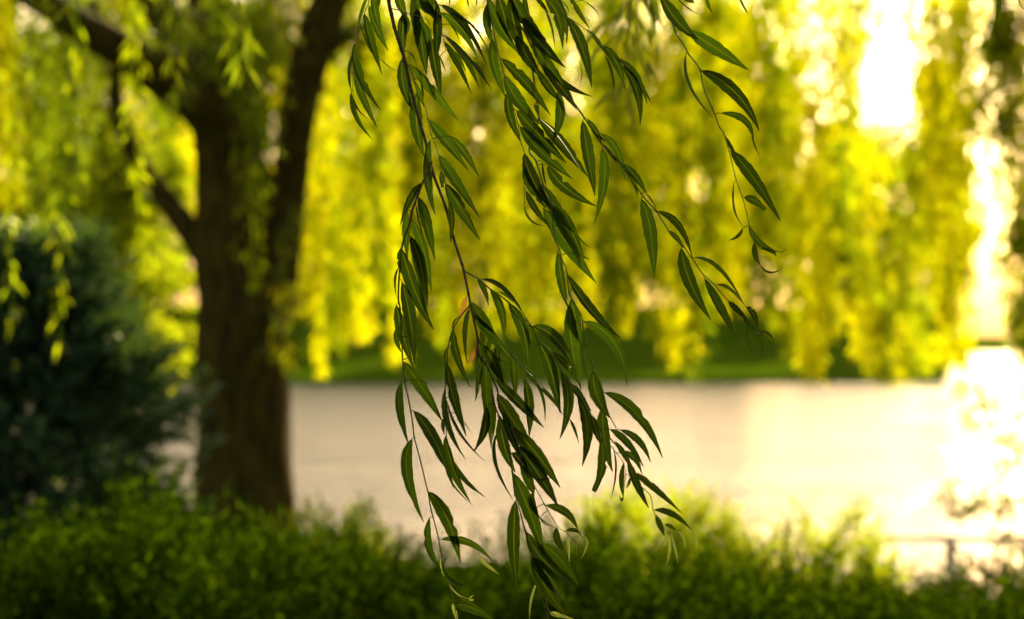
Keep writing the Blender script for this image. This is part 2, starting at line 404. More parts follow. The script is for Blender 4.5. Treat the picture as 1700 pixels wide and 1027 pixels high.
# the two strands in front of the fork, then the greener ones left of the trunk
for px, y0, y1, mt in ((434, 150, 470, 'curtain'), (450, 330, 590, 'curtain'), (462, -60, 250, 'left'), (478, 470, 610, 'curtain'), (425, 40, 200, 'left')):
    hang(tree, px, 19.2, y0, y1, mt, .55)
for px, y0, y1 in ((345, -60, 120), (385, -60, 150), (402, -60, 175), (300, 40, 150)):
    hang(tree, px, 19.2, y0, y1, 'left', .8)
for px in (190, 240, 275, 408, 430, 448, 470, 500, 520, 545, 570, 595):
    hang(tree, px, 20.9, -110, random.uniform(70, 190), 'crown', 1.1)  # darker leaf colour paints in the shadowed foliage around the fork
for px, y1 in ((262, 80), (312, 170)):
    hang(tree, px, 18.2, -110, y1, 'crown', .5)
NL = 17
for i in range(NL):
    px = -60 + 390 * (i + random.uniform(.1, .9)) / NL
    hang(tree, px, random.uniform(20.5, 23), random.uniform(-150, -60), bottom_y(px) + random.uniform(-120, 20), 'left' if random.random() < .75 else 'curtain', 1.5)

# second willow: trunk right of the frame, its curtain closes the right half
tree2 = empty('willow_tree', (8.6, 25, ground_z(8.6, 14) ), 'golden willow curtain at right, hanging in long backlit strands over the lake', 'tree')
tree2.location = (8.4, 12.9, 0)
q = smooth_path([(8.4, 12.9, -.2), (8.3, 13.1, 1.5), (8.2, 13.6, 3.4), (7.9, 14.6, 5.2), (7.4, 16, 6.8), (6.8, 18, 8)], 6)
mb = MB(); tube(mb, q, np.linspace(.34, .12, len(q)), 14, .06); mb.build('trunk', M['bark'], tree2)
for tip in ((1.6, 22, 6.9), (3.2, 23.5, 6.6), (.2, 21, 6.6)):
    q = smooth_path([(7.5, 15.8, 6.5), ((7.5 + tip[0]) / 2, (15.8 + tip[1]) / 2, 7.6), tip], 6)
    mb = MB(); tube(mb, q, np.linspace(.14, .03, len(q)), 8, .06); mb.build('limb', M['bark'], tree2)
mb = MB(); cs = []  # unseen crown placed on the near side of the curtain to shade the sharp branches
for k in range(52):
    a = random.uniform(0, 6.28); q_ = random.uniform(0, 1); rr = math.sqrt(q_)
    cs.append(((4.6 + math.cos(a) * rr * 4.4, 18.2 + math.sin(a) * rr * 2.4, 7.2 + random.uniform(0, 3.8) * (1 - q_ * .5)), random.uniform(.8, 1.2)))
blob_crown(mb, cs, 300, .20, .07, 1.2); mb.build('crown', M['crown'], tree2)
NS = 62
for i in range(NS):
    px = 1010 + (1600 - 1010) * (i + random.uniform(.1, .9)) / NS
    d = random.uniform(19.5, 26)
    y0 = random.uniform(-130, -60)
    if 1405 < px < 1548: y0 = 205 + random.uniform(-15, 40)
    y1 = bottom_y(px) + random.choice([0, 0, -20, -50, -110]) + random.uniform(-14, 6)
    hang(tree2, px, d, y0, y1)
for px, y0, y1, de in ((1562, -60, 330, .8), (1585, -60, 420, .9), (1612, -60, 210, .6), (1650, -60, 150, .6), (1690, -60, 240, .6), (1740, -60, 620, 1), (1712, 60, 640, .8), (1500, -60, 40, .4), (1460, -60, 60, .4), (1608, 560, 700, .5), (1420, -60, 120, .4), (1700, -60, 560, 1), (1725, -60, 640, 1), (1760, -60, 640, 1), (1692, 240, 600, 1), (1708, -60, 640, 1), (1688, 60, 420, .8), (1716, -60, 600, 1.2), (1738, -60, 640, 1.2), (1800, -60, 640, 1), (1590, -60, 500, .8), (1640, -60, 225, .8), (1670, -60, 215, .8), (1625, -60, 230, 1), (1655, -60, 235, 1), (1690, -60, 215, 1), (1606, -60, 240, .8)):
    hang(tree2, px, 21, y0, y1, 'curtain', de)
for px0, px, y1 in ((1540, 1606, 640), (1730, 1694, 690), (1735, 1688, 560)):
    hang(tree2, px, 21.5, -60, y1, 'curtain', .6, px0=px0)
for px, y1 in ((1432, 90), (1476, 60), (1508, 120), (1535, 190)): hang(tree2, px, 22, -90, y1, 'curtain', .3)
for px in (1400, 1418, 1550): hang(tree2, px, 22.5, -60, random.uniform(120, 240), 'curtain', .8)
# an arching limb that carries the strands under the bright gap
mb = MB(); q = smooth_path([tuple(P(1900, -40, 23)), tuple(P(1640, 60, 23)), tuple(P(1540, 190, 22.5)), tuple(P(1400, 215, 22))], 6)
tube(mb, q, np.linspace(.03, .008, len(q)), 6); mb.build('limb', M['bark'], tree2)

# ------------------------------------------------------------------ dark spruce at left
def spray(mb, base, dirn, size, n=22, W=.016, ll=.42):
    """a feathery conifer spray: axis with short needles / scales off both sides"""
    d = np.array(dirn) / np.linalg.norm(dirn)
    side = np.cross(d, rng.normal(size=3)); side /= np.linalg.norm(side)
    u = np.linspace(0.05, 1, n)
    sg = np.where(np.arange(n) % 2, 1, -1)
    pts = np.array(base) + d * (u * size)[:, None] + rng.normal(size=(n, 3)) * size * .03
    dd = d + side * (sg * .85)[:, None] + rng.normal(size=(n, 3)) * .22
    leaf_quads(mb, pts, dd, size * (ll - ll * .6 * u), W)
sx, sd_ = P(68, 600, 13.6).x, 13.6
spr = empty('spruce', (sx, sd_, 0), 'dark blue-green bushy spruce standing at the left edge behind the hedge', 'shrub')
mb = MB(); tube(mb, [(sx, sd_, -.1), (sx + .03, sd_, 1), (sx, sd_, 2.0)], [.07, .05, .02], 8); mb.build('trunk', M['bark'], spr)
mb = MB()
for k in range(3000):
    q = random.random() ** .8
    z = .1 + 2.05 * q
    R0 = .63 * (1 - q ** 2.6) + .08
    a = random.uniform(0, 6.28); rr = R0 * random.uniform(.1, 1) ** .6 * (1 + .36 * math.sin(a * 3 + z * 6) + .22 * math.sin(a * 7 - z * 11))
    d = (math.cos(a), math.sin(a), random.uniform(-.1, .9))
    spray(mb, (sx + math.cos(a) * rr, sd_ + math.sin(a) * rr, z), d, random.uniform(.14, .30), 17, .028)
mb.build('foliage', M['spruce'], spr)

# leafy yellow-green young tree between the spruce and the trunk
yx, yd = P(225, 560, 21.6).x, 21.6
yt = empty('young_tree', (yx, yd, -.1), 'loose light-green young tree between the dark spruce and the willow trunk', 'tree')
mb = MB(); tube(mb, [(yx, yd, -.1), (yx + .02, yd, 1), (yx - .05, yd, 3.2)], [.035, .025, .01], 6)
for k in range(9):
    a = k * 2.1; z = .5 + .19 * k
    tube(mb, [(yx, yd, z), (yx + math.cos(a) * .35, yd + math.sin(a) * .35, z + .2)], [.01, .004], 4)
mb.build('trunk', M['limb'], yt)
mb = MB(); cs = []
for k in range(90):
    z = random.uniform(1.25, 3.3); a = random.uniform(0, 6.28); rr = random.uniform(0, .62)
    cs.append(((yx + math.cos(a) * rr - .1, yd + math.sin(a) * rr, z), random.uniform(.13, .26)))
for k in range(3): cs.append(((yx + random.uniform(-.7, .15), yd + random.uniform(-.3, .3), random.uniform(.3, 1.0)), .14))
blob_crown(mb, cs, 90, .09, .045, .5); mb.build('crown', M['yshrub'], yt)

# ------------------------------------------------------------------ hedge and shrubs along the bottom
def top_y(x):
    t = [(-500, 895), (0, 902), (90, 890), (170, 875), (215, 852), (270, 846), (320, 858), (350, 874), (380, 900), (440, 880), (480, 868), (560, 880), (640, 895), (700, 915), (860, 922), (920, 915), (970, 905), (1040, 900), (1110, 905), (1180, 915), (1260, 930), (1330, 950), (1420, 975), (1480, 990), (1560, 985), (2300, 975)]
    for (a, ya), (b_, yb) in zip(t, t[1:]):
        if a <= x <= b_: return ya + (yb - ya) * (x - a) / (b_ - a)
    return 900
HD = 9.2
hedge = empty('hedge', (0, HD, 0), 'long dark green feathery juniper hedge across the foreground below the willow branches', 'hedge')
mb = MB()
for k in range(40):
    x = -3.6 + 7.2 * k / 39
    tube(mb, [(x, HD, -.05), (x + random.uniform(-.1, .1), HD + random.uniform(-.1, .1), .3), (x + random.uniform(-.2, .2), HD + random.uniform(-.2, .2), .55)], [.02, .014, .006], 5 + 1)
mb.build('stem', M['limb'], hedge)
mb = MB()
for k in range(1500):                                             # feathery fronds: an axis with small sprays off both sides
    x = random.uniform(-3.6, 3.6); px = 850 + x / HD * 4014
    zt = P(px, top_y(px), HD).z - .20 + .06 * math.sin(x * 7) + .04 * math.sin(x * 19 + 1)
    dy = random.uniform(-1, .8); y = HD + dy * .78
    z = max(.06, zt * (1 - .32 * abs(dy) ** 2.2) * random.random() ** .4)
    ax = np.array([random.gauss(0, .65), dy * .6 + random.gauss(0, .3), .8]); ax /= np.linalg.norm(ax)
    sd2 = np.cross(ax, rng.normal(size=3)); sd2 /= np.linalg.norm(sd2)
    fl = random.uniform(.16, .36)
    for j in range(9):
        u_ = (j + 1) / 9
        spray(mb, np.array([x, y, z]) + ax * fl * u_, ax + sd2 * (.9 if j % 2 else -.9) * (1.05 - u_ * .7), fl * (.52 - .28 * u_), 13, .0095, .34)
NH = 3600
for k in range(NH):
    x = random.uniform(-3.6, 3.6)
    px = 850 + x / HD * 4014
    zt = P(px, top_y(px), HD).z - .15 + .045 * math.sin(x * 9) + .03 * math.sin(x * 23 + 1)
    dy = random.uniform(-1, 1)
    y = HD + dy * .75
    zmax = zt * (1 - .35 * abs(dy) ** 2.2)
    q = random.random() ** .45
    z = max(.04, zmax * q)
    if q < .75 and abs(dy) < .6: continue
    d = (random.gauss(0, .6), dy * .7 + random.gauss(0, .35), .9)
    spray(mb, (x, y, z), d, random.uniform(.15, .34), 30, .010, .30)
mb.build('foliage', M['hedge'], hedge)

def shrub(name, label, px, d, wpx, ytop, mat, n, size, lw, cat='shrub', leafy=False):
    c = P(px, ytop, d); rx = wpx / 4014 * d / 2; h = c.z
    t = empty(name, (c.x, d, 0), label, cat)
    mb = MB()
    for k in range(9):
        a = k * .7; tube(mb, [(c.x, d, -.05), (c.x + math.cos(a) * rx * .35, d + math.sin(a) * rx * .35, h * .45), (c.x + math.cos(a) * rx * .6, d + math.sin(a) * rx * .6, h * .8)], [.014, .01, .004], 6)
    mb.build('stem', M['limb'], t)
    mb = MB()
    for k in range(n):
        a = random.uniform(0, 6.28); q = random.random() ** .6; rr = rx * math.sqrt(random.random())
        zz = h * q * math.sqrt(max(.05, 1 - (rr / rx) ** 2 * .85))
        p = (c.x + math.cos(a) * rr, d + math.sin(a) * rr, max(.05, zz))
        dd = (math.cos(a) * .6 + random.gauss(0, .3), math.sin(a) * .6 + random.gauss(0, .3), .9)
        if leafy: blob_crown(mb, [(p, size * .5)], 10, lw * 2.4, lw)
        else: spray(mb, p, dd, size * random.uniform(.7, 1.3), 14, lw)
    mb.build('foliage', M[mat], t); return t
shrub('shrub', 'yellow-green backlit shrub rising behind the hedge near the middle right', 1095, 11.2, 390, 832, 'yshrub', 1300, .15, .014)  # sunlit yellow of the hedge tops is put into this leaf colour
shrub('shrub', 'loose yellowish shrub at the right end of the hedge before the bright water', 1375, 11.0, 250, 862, 'yshrub', 480, .15, .013)
shrub('shrub', 'bright green bush poking above the hedge between the spruce and the trunk', 240, 10.8, 200, 812, 'hedge', 520, .16, .013)
shrub('shrub', 'low dark rounded shrub at the bottom right corner under the rail', 1625, 10.6, 200, 925, 'mound', 520, .10, .018)
shrub('shrub', 'low orange-yellow bush at the foot of the willow trunk', 545, 13.0, 280, 856, 'yshrub', 480, .13, .016)

# low rail at the right, by the water
rail = empty('rail_fence', (2.9, 14.6, 0), 'low pale wooden rail on posts beside the water at lower right', 'fence')
zr = P(1600, 894, 14.6).z
def boxb(mb, c, s):
    x, y, z = c; a, b_, h = s[0] / 2, s[1] / 2, s[2] / 2; e = min(a, b_, h) * .15
    v = []
    for (k, zz) in ((e, -h), (0, -h + e), (0, h - e), (e, h)):
        for sx_, sy_ in ((-1, -1), (1, -1), (1, 1), (-1, 1)): v.append((x + sx_ * (a - k), y + sy_ * (b_ - k), z + zz))
    f = [(3, 2, 1, 0), (12, 13, 14, 15)]
    for r_ in range(3):
        for i in range(4): f.append((r_ * 4 + i, r_ * 4 + (i + 1) % 4, r_ * 4 + 4 + (i + 1) % 4, r_ * 4 + 4 + i))
    mb.add(v, f)
mb = MB(); boxb(mb, (3.9, 14.6, zr), (3.6, .02, .03)); mb.build('rail', M['wood'], rail, False)
for px in (1455, 1580, 1705, 1830, 1955):
    x = P(px, 900, 14.6).x
    mb = MB(); boxb(mb, (x, 14.66, zr / 2 - .06), (.05, .05, zr + .14)); mb.build('post', M['wood'], rail, False)

# grey-green sapling at the right edge
gx, gd = P(1745, 800, 12).x, 12.0
sap = empty('sapling', (gx, gd, 0), 'sparse grey-green sapling reaching in from the right edge over the water', 'tree')
mb = MB(); tube(mb, smooth_path([(gx, gd, -.05), (gx + .03, gd, .6), (gx - .02, gd, 1.5)], 4), np.linspace(.02, .006, 9), 6)
cs = []
for px, py, r_ in ((1605, 825, 26), (1640, 840, 20), (1690, 800, 34), (1670, 745, 26), (1700, 720, 30), (1630, 690, 16), (1645, 660, 14), (1690, 850, 20), (1660, 890, 12), (1700, 900, 14), (1590, 840, 14)):
    e = P(px, py, 12 + random.uniform(-.2, .2)); cs.append((tuple(e), r_ / 4014 * 12))
    z0 = max(.2, e.z - .12); tube(mb, [(gx, gd, z0), tuple((Vector((gx, gd, z0)) + e) / 2 + Vector((0, 0, .04))), tuple(e)], [.006, .004, .002], 4)
mb.build('trunk', M['limb'], sap)
mb = MB()
for c_, r_ in cs: blob_crown(mb, [(c_, r_ * 1.5)], int(2600 * r_), .05, .011, .6)
mb.build('foliage', M['grey'], sap)

# ------------------------------------------------------------------ out-of-focus willow branches at middle distance
def mid_branch(label, px, d, y0, y1, dens, sway=0, mat='left'):
    a = P(px, y0, d); b_ = P(px + sway, y1, d)
    t = empty('willow_branch', tuple(a), label, 'willow branch', 'out-of-focus willow branches hanging behind the sharp ones')
    mb = MB(); strand(mb, tuple(a), a.z - b_.z, (b_.x - a.x, 0.05), dens, .10, .016, .05, .6)
    mb.build('foliage', M[mat], t)
mid_branch('blurred dark willow branch hanging at the top between two sharp sprays', 1035, 5.6, -120, 140, 150, -18, 'crown')
mid_branch('blurred willow shoot hanging at the top just left of the upper right leaves', 1075, 6.2, -120, 120, 110, 6, 'crown')
mid_branch('long blurred green willow shoot hanging in front of the spruce at the left edge', 18, 12.4, -120, 610, 45, 12, 'curtain_green')
mid_branch('long blurred willow shoot hanging in front of the left half of the spruce', 120, 12.2, -120, 575, 35, -14, 'curtain_green')
mid_branch('blurred willow shoot ending just above the right shoulder of the spruce', 225, 12.6, -120, 470, 70, 20, 'curtain_green')
mid_branch('blurred willow shoot ending above the top of the spruce', 66, 12.0, -120, 430, 40, 8, 'left')
mid_branch('thin blurred willow shoot hanging in front of the trunk near the top', 385, 7.5, -120, 110, 90, 4, 'left')
mid_branch('blurred shoot hanging below the left limb near the top left corner', 112, 9, -120, 160, 80, 10, 'left')
mid_branch('blurred shoot hanging left of the trunk beneath the thick limb', 298, 9, -120, 170, 80, -6, 'left')

# ------------------------------------------------------------------ the sharp willow branches in front
# traced in enlarged views of the photo: key -> (x0, y0, zoom)
Z = {'1': (560, 0, 4.28), '2': (780, 0, 4.28), '3': (1040, 0, 4.28), '4': (600, 200, 4.28), '5': (820, 200, 4.28), '6': (1040, 220, 4.28),
     'a': (600, 400, 4.28), 'b': (820, 400, 4.28), 'c': (1040, 400, 4.28), 'd': (620, 600, 4.28), 'e': (860, 600, 4.28), 'f': (640, 790, 4.333), 'g': (860, 790, 4.333)}
def zz(k, x, y): x0, y0, s = Z[k]; return (x0 + x / s, y0 + y / s)

def leaf_mesh(b, m, t_, w, d0, stem_pt, parent, mat, torn=False):
    """one lanceolate blade: folded along the midrib, arched, turned to the width seen; petiole to its twig"""
    bx, by = b; tx, ty = t_
    cx, cy = 2 * m[0] - (bx + tx) / 2, 2 * m[1] - (by + ty) / 2
    Lpx = math.hypot(m[0] - bx, m[1] - by) + math.hypot(tx - m[0], ty - m[1])
    real = max(w * 1.03, min(Lpx * .17, 20)) if Lpx > 18 else w * 1.1
    real = max(real, 1.2); w = w * 1.02; real *= 1.02
    ang = math.acos(max(.05, min(1, w / real))) * random.choice((-1, 1))
    px2m = d0 / 4014
    dd = random.uniform(-.22, .22) * Lpx * px2m                     # tip comes forward or goes back
    n = 14
    cen = []
    for i in range(n + 1):
        t = i / n
        x = (1 - t) ** 2 * bx + 2 * t * (1 - t) * cx + t * t * tx
        y = (1 - t) ** 2 * by + 2 * t * (1 - t) * cy + t * t * ty
        cen.append(P(x, y, d0 + dd * t * t))
    V = []; UV = []
    ph = random.uniform(0, 6.28); tw = random.uniform(-.25, .25)
    bite = (random.choice((-1, 1)), random.randint(4, 12), random.uniform(.3, .75)) if random.random() < .22 else (0, 0, 1)
    for i in range(n + 1):
        t = i / n
        T = (cen[min(i + 1, n)] - cen[max(i - 1, 0)]).normalized()
        S = T.cross(Vector((0, 1, 0))); S = S.normalized() if S.length > 1e-4 else Vector((1, 0, 0))
        Nn = T.cross(S).normalized()
        a = ang + tw * (t - .5)
        s = S * math.cos(a) + Nn * math.sin(a); nn = Nn * math.cos(a) - S * math.sin(a)
        prof = (math.sin(math.pi * min(1, t ** .82)) ** .85) * (1 - .22 * t) if 0 < t < 1 else 0
        prof = prof / .93
        if torn: prof = max(prof, .55) if t > .5 else prof
        hw = max(.0005, real * px2m / 2 * prof * (1 + .03 * math.sin(t * 26 + ph)))
        if torn and i == n: hw *= .8
        for u in (-1, -.5, 0, .5, 1):
            ser = 1 + (.035 * (1 if (i % 2) else -1) if abs(u) == 1 else 0)
            if u * bite[0] == 1 and i == bite[1]: ser *= bite[2]
            V.append(cen[i] + s * hw * u * ser - nn * hw * .34 * (1 - abs(u) ** 1.4) + nn * .02 * hw * math.sin(t * 17 + ph) * u)
            UV.append(((u + 1) / 2, t))
    F = [(i * 5 + k, i * 5 + k + 1, i * 5 + k + 6, i * 5 + k + 5) for i in range(n) for k in range(4)]
    mb = MB(); mb.add([tuple(v) for v in V], F, UV)
    if stem_pt is not None:
        c = (cen[0] + stem_pt) / 2 + Vector((0, 0, .0015))
        k0 = len(V)
        tube(mb, [tuple(stem_pt), tuple(c), tuple(cen[0]), tuple(cen[1])], [.0007, .0006, .0006, .0004], 4)
        mb.uv[-1][:] = (.5, .2)
    return mb.build('leaf', mat, parent)

# the willow the sharp branches hang from, added unseen to shade them: trunk and crown beside and above the camera
nw = empty('willow_tree', (-4.6, 1.2, 0), 'added near willow outside the picture, its crown above the camera shading the sharp branches', 'tree')
mb = MB(); q = smooth_path([(-4.6, 1.2, -.2), (-4.5, 1.3, 1.4), (-4.1, 1.7, 3.2), (-3.2, 2.6, 4.6)], 6)
tube(mb, q, np.linspace(.4, .2, len(q)), 14, .06); mb.build('trunk', M['bark'], nw)
for tip in ((1.4, 3.9, 3.5), (2.6, 6.5, 4.2), (-.5, 6.5, 4.3), (1.5, -1.5, 4.6)):
    mb = MB(); q = smooth_path([(-3.6, 2.2, 4.1), ((-3.6 + tip[0]) / 2, (2.2 + tip[1]) / 2, 4.7), tip], 6)
    tube(mb, q, np.linspace(.14, .02, len(q)), 8, .05); mb.build('limb', M['bark'], nw)
mb = MB(); cs = []
for k in range(120):
    cs.append(((random.uniform(-5.5, 5.5), random.uniform(-5, 7.5), random.uniform(3.9, 6.2)), random.uniform(.5, .8)))
for k in range(60):
    a = random.uniform(3.0, 6.4); cs.append(((math.cos(a) * 5.4, 1 + math.sin(a) * 5.0, random.uniform(1.2, 4.2)), random.uniform(.5, .8)))
blob_crown(mb, cs, 170, .16, .06, 1.0); mb.build('crown', M['crown'], nw)

count = {}
def branch(label, depth, twigs, leaves, depth_fn=None, group='sharp dark green willow branches hanging in front'):
    """twigs: (kind, zoomkey, 'x y x y ...', r0 px, r1 px); leaves: (zoomkey, 'bx by mx my tx ty w; ...', material)"""
    polys = []
    for kind, k, s, r0, r1 in twigs:
        if k == '*':
            pts = [zz(q.split(':')[0], *map(float, q.split(':')[1].split(','))) for q in s.split()]
        else:
            v = list(map(float, s.split())); pts = [zz(k, v[i], v[i + 1]) for i in range(0, len(v), 2)]
        polys.append((kind, pts, r0, r1))
    def dep(x, y): return depth + (depth_fn(x, y) if depth_fn else 0)
    top = polys[0][1][0]
    th = empty('willow_branch', tuple(P(top[0], top[1], dep(*top))), label, 'willow branch', group)
    dense = []
    for kind, pts, r0, r1 in polys:
        ext = list(pts)
        q = smooth_path(ext, 6)
        ph = random.uniform(0, 6.28)
        pw = []
        for i, (x, y) in enumerate(q):
            dz = .012 * math.sin(y * .012 + ph)
            pw.append(P(x, y, dep(x, y) + dz))
            dense.append((x, y, pw[-1]))
        rr = [(r0 + (r1 - r0) * i / (len(q) - 1)) * depth / 4014 * (1.18 if i % 6 == 0 else 1) for i in range(len(q))]
        mb = MB(); tube(mb, pw, rr, 8); mb.build('stem' if kind == 's' else 'twig', M['stem' if kind == 's' else 'twig'], th)
    D = np.array([(a, b_) for a, b_, _ in dense])
    n = 0
    for k, s, mat in leaves:
        for item in s.split(';'):
            v = list(map(float, item.split()))
            if len(v) < 7: continue
            torn = len(v) > 7
            b_, m_, t_ = zz(k, v[0], v[1]), zz(k, v[2], v[3]), zz(k, v[4], v[5]); w_ = v[6] / 4.28
            dist = np.hypot(D[:, 0] - b_[0], (D[:, 1] - b_[1]) * np.where(D[:, 1] > b_[1] + 1, 1.8, .8))
            j = int(dist.argmin())
            sp = dense[j][2]
            far = dist[j]
            d0 = sp.y + random.uniform(-.012, .012) if far < 40 else dep(*b_) + random.uniform(-.03, .03)
            leaf_mesh(b_, m_, t_, w_, d0, sp if far < 34 else None, th, M[mat], torn); n += 1
    count[label] = n
    return th

branch('short sharp willow shoot with slim curved leaves, leftmost of the sharp branches at the top', 3.66,
  [('t', '1', '250 -260 225 0 200 70 165 190 130 310 105 400 105 520 110 640', 1.0, .5)],
  [('1', '215 -30 165 110 130 300 30;225 40 285 200 362 360 58;195 100 245 290 318 530 60;170 195 215 310 262 400 18;122 310 165 540 310 785 58;'
         '120 520 180 690 283 905 58;105 385 83 520 102 650 22;98 650 135 830 255 992 38;115 690 150 780 225 845 14;255 -60 275 100 325 260 58;290 -60 295 10 285 55 25', 'blade')])

branch('dense cluster of overlapping willow leaves at the top, right beside the woody brown stem', 3.7,
  [('s', '1', '720 -280 700 -60 705 20 740 40', 1.5, .8), ('t', '1', '680 -60 700 90 735 200 760 300 770 360', 1.1, .5),
   ('t', '1', '390 60 450 75 520 100 630 130 665 210', 1.0, .6), ('t', '1', '540 -280 545 -60 560 60', 1.1, .8),
   ('t', '1', '730 35 850 95 900 130 1000 200', .9, .4)],
  [('1', '430 -60 450 30 505 160 70;475 90 462 230 475 390 76;480 100 500 170 495 245 35;540 -40 560 150 590 330 76;560 60 600 290 633 530 98;'
         '600 150 645 270 640 420 60;665 260 700 470 738 690 78;710 20 712 230 700 440 68;590 -20 650 60 720 160 60;560 -30 620 50 690 110 60;640 -40 690 60 740 150 70;'
         '730 35 850 95 1058 270 32;735 90 880 210 1000 420 60;740 40 900 170 1062 460 56;900 130 990 220 1085 375 12;'
         '760 255 900 400 1010 630 50;765 300 850 440 955 670 50;770 250 950 430 1105 650 27;780 330 870 420 918 540 22;930 410 1000 470 1048 550 14;'
         '800 170 840 220 865 290 14;730 400 748 450 770 505 14;793 -30 799 10 792 45 10;920 -30 928 20 933 45 12;987 -30 990 20 988 40 8', 'blade')])

branch('long forked willow branch with brown woody stem and two small orange leaves near its fork', 3.64,
  [('s', '*', '1:345,-260 1:365,0 1:385,100 1:405,190 1:430,270 1:455,350 1:480,430 1:540,700 4:470,200 4:510,375 4:600,620 4:650,820 4:715,1020 a:725,200 a:760,370 a:775,450 a:800,560 a:830,720', 3.4, 1.9),
   ('t', '*', '1:460,410 1:515,480 1:545,580 1:570,650 1:620,750 4:475,10 4:500,110 4:545,230 4:565,340 4:595,440 4:620,580', 1.1, .6),
   ('t', 'a', '730 212 830 268 900 328 1040 430 1170 560 1220 620 1260 700', 1.5, 1.1),
   ('t', '*', 'b:280,640 b:310,690 b:400,780 b:470,900 b:540,1010 e:370,150 e:430,230 e:520,380 e:570,470 e:600,560 e:660,600 e:690,640 e:750,720 e:765,800', 1.2, .6),
   ('s', '*', 'a:774,452 a:740,490 a:700,540 a:650,630 a:615,760 a:608,880 d:510,20 d:510,180 d:515,300 d:517,480 d:520,540', 1.3, .8),
   ('t', '*', 'a:810,560 a:880,610 a:960,670 a:1060,800 a:1130,890 a:1230,1000 e:60,70 e:120,165', 1.2, .8),
   ('t', '*', 'a:1060,800 a:1190,920 e:120,120 e:250,260 e:320,375', .9, .5),
   ('s', '*', 'a:825,700 a:835,800 d:800,20 d:850,130 d:880,200 d:910,340 d:980,470 d:1030,600 d:1060,760 d:1115,830', 1.8, 1.2),
   ('s', '*', 'd:840,190 d:860,300 d:890,390 d:960,640 d:985,780 d:1005,950 f:940,150 f:1000,380 f:1050,570 f:1090,770 f:1150,950 f:1180,1060', 1.5, .9),
   ('t', '*', 'd:1115,830 d:1215,1015 g:190,205 g:280,355 g:350,410 g:400,460', .9, .5),
   ('t', 'f', '1055 590 1080 700 1130 800 1170 960 1220 1000', .9, .7)],
  [('1', '465 415 470 600 540 790 76;530 465 690 660 865 862 68;565 660 562 890 616 1113 96;550 580 590 680 615 760 35;590 560 606 640 610 710 14;490 360 540 400 565 480 8;300 400 360 465 448 512 6', 'blade'),
   ('4', '485 0 600 140 762 355 82;630 110 735 230 835 398 60;488 135 472 400 525 672 64;550 245 672 430 840 688 80;568 360 572 420 575 475 40 1;598 450 700 620 845 855 88;622 580 642 710 632 870 46', 'blade'),
   ('a', '825 270 875 350 902 458 40;860 272 1020 345 1190 580 36;915 345 995 500 1012 722 62;975 360 1040 392 1080 440 22;1045 445 1150 640 1185 930 86;1175 590 1222 650 1260 740 40', 'blade'),
   ('b', '275 605 450 700 600 960 84;315 710 405 930 471 1225 98;410 790 515 880 610 1027 50', 'blade'),
   ('e', '305 70 360 280 297 550 80;385 160 440 240 520 350 50;425 250 495 470 455 745 86;370 415 402 480 432 580 22;520 380 552 480 580 580 60;60 70 165 220 192 425 24;140 180 230 250 320 380 30', 'blade'),
   ('e', '655 480 780 580 893 750 54;590 550 598 740 535 925 72 1;720 650 820 680 880 800 46;750 725 735 850 748 960 38;748 955 735 985 722 950 16;800 820 790 860 770 900 22;680 625 698 780 657 990 12', 'blade'),
   ('a', '750 392 722 470 712 560 40;820 745 793 810 745 880 42', 'blade_dry'),
   ('a', '768 480 735 640 750 870 40;655 630 672 800 775 1037 62;690 540 655 580 650 640 14;605 765 590 830 600 910 22;780 435 868 560 950 660 76;800 520 935 690 1070 840 70;858 625 860 680 875 740 35;910 700 905 740 890 790 35;960 740 968 800 985 880 50;940 810 1000 838 1060 855 35;820 760 818 870 795 975 10;835 700 850 800 870 870 60;870 740 945 880 1020 1030 80', 'blade'),
   ('d', '525 20 572 250 660 530 74;505 200 530 450 655 695 42;500 400 494 460 505 520 30;510 530 560 760 690 1000 68;560 690 640 830 790 960 36;520 760 570 880 710 1027 16;525 290 620 510 800 715 12;610 380 655 450 720 530 6;590 260 610 266 630 263 5;705 632 718 628 738 618 12', 'blade'),
   ('d', '770 -20 748 130 725 280 40;990 -60 1002 90 1010 250 68;1075 120 1110 320 1105 540 70;800 -20 808 240 840 620 84;800 320 790 480 715 632 64;840 200 855 400 845 560 36;870 125 1035 290 1210 468 72;880 230 990 410 1125 600 104;'
         '830 0 900 70 940 170 70;880 500 868 720 995 985 24;900 385 928 600 1010 790 86;920 360 985 540 1060 700 60;970 470 1150 650 1327 897 104;1030 600 1170 790 1315 1035 104;980 650 1050 710 1100 830 60;1045 730 1105 850 1140 960 70;1140 820 1200 842 1275 815 16', 'blade'),
   ('f', '920 -20 1045 270 1140 570 108;935 175 920 480 948 825 96;1055 120 1060 210 1110 300 50;1110 300 1150 345 1215 365 10', 'blade'),
   ('g', '150 480 300 600 438 790 84;60 400 200 620 430 795 98;105 585 235 750 325 890 104 1;100 590 195 800 350 1010 108', 'blade'),
   ('g', '200 212 345 262 430 390 60;280 370 285 460 345 548 50;345 395 405 388 455 425 30;110 250 175 315 300 385 12', 'blade'),
   ('g', '455 430 495 480 458 590 22;355 435 362 520 370 615 26;360 425 412 480 422 570 12;135 765 92 900 85 1040 20;230 985 290 1000 400 1030 36', 'blade_pale')])

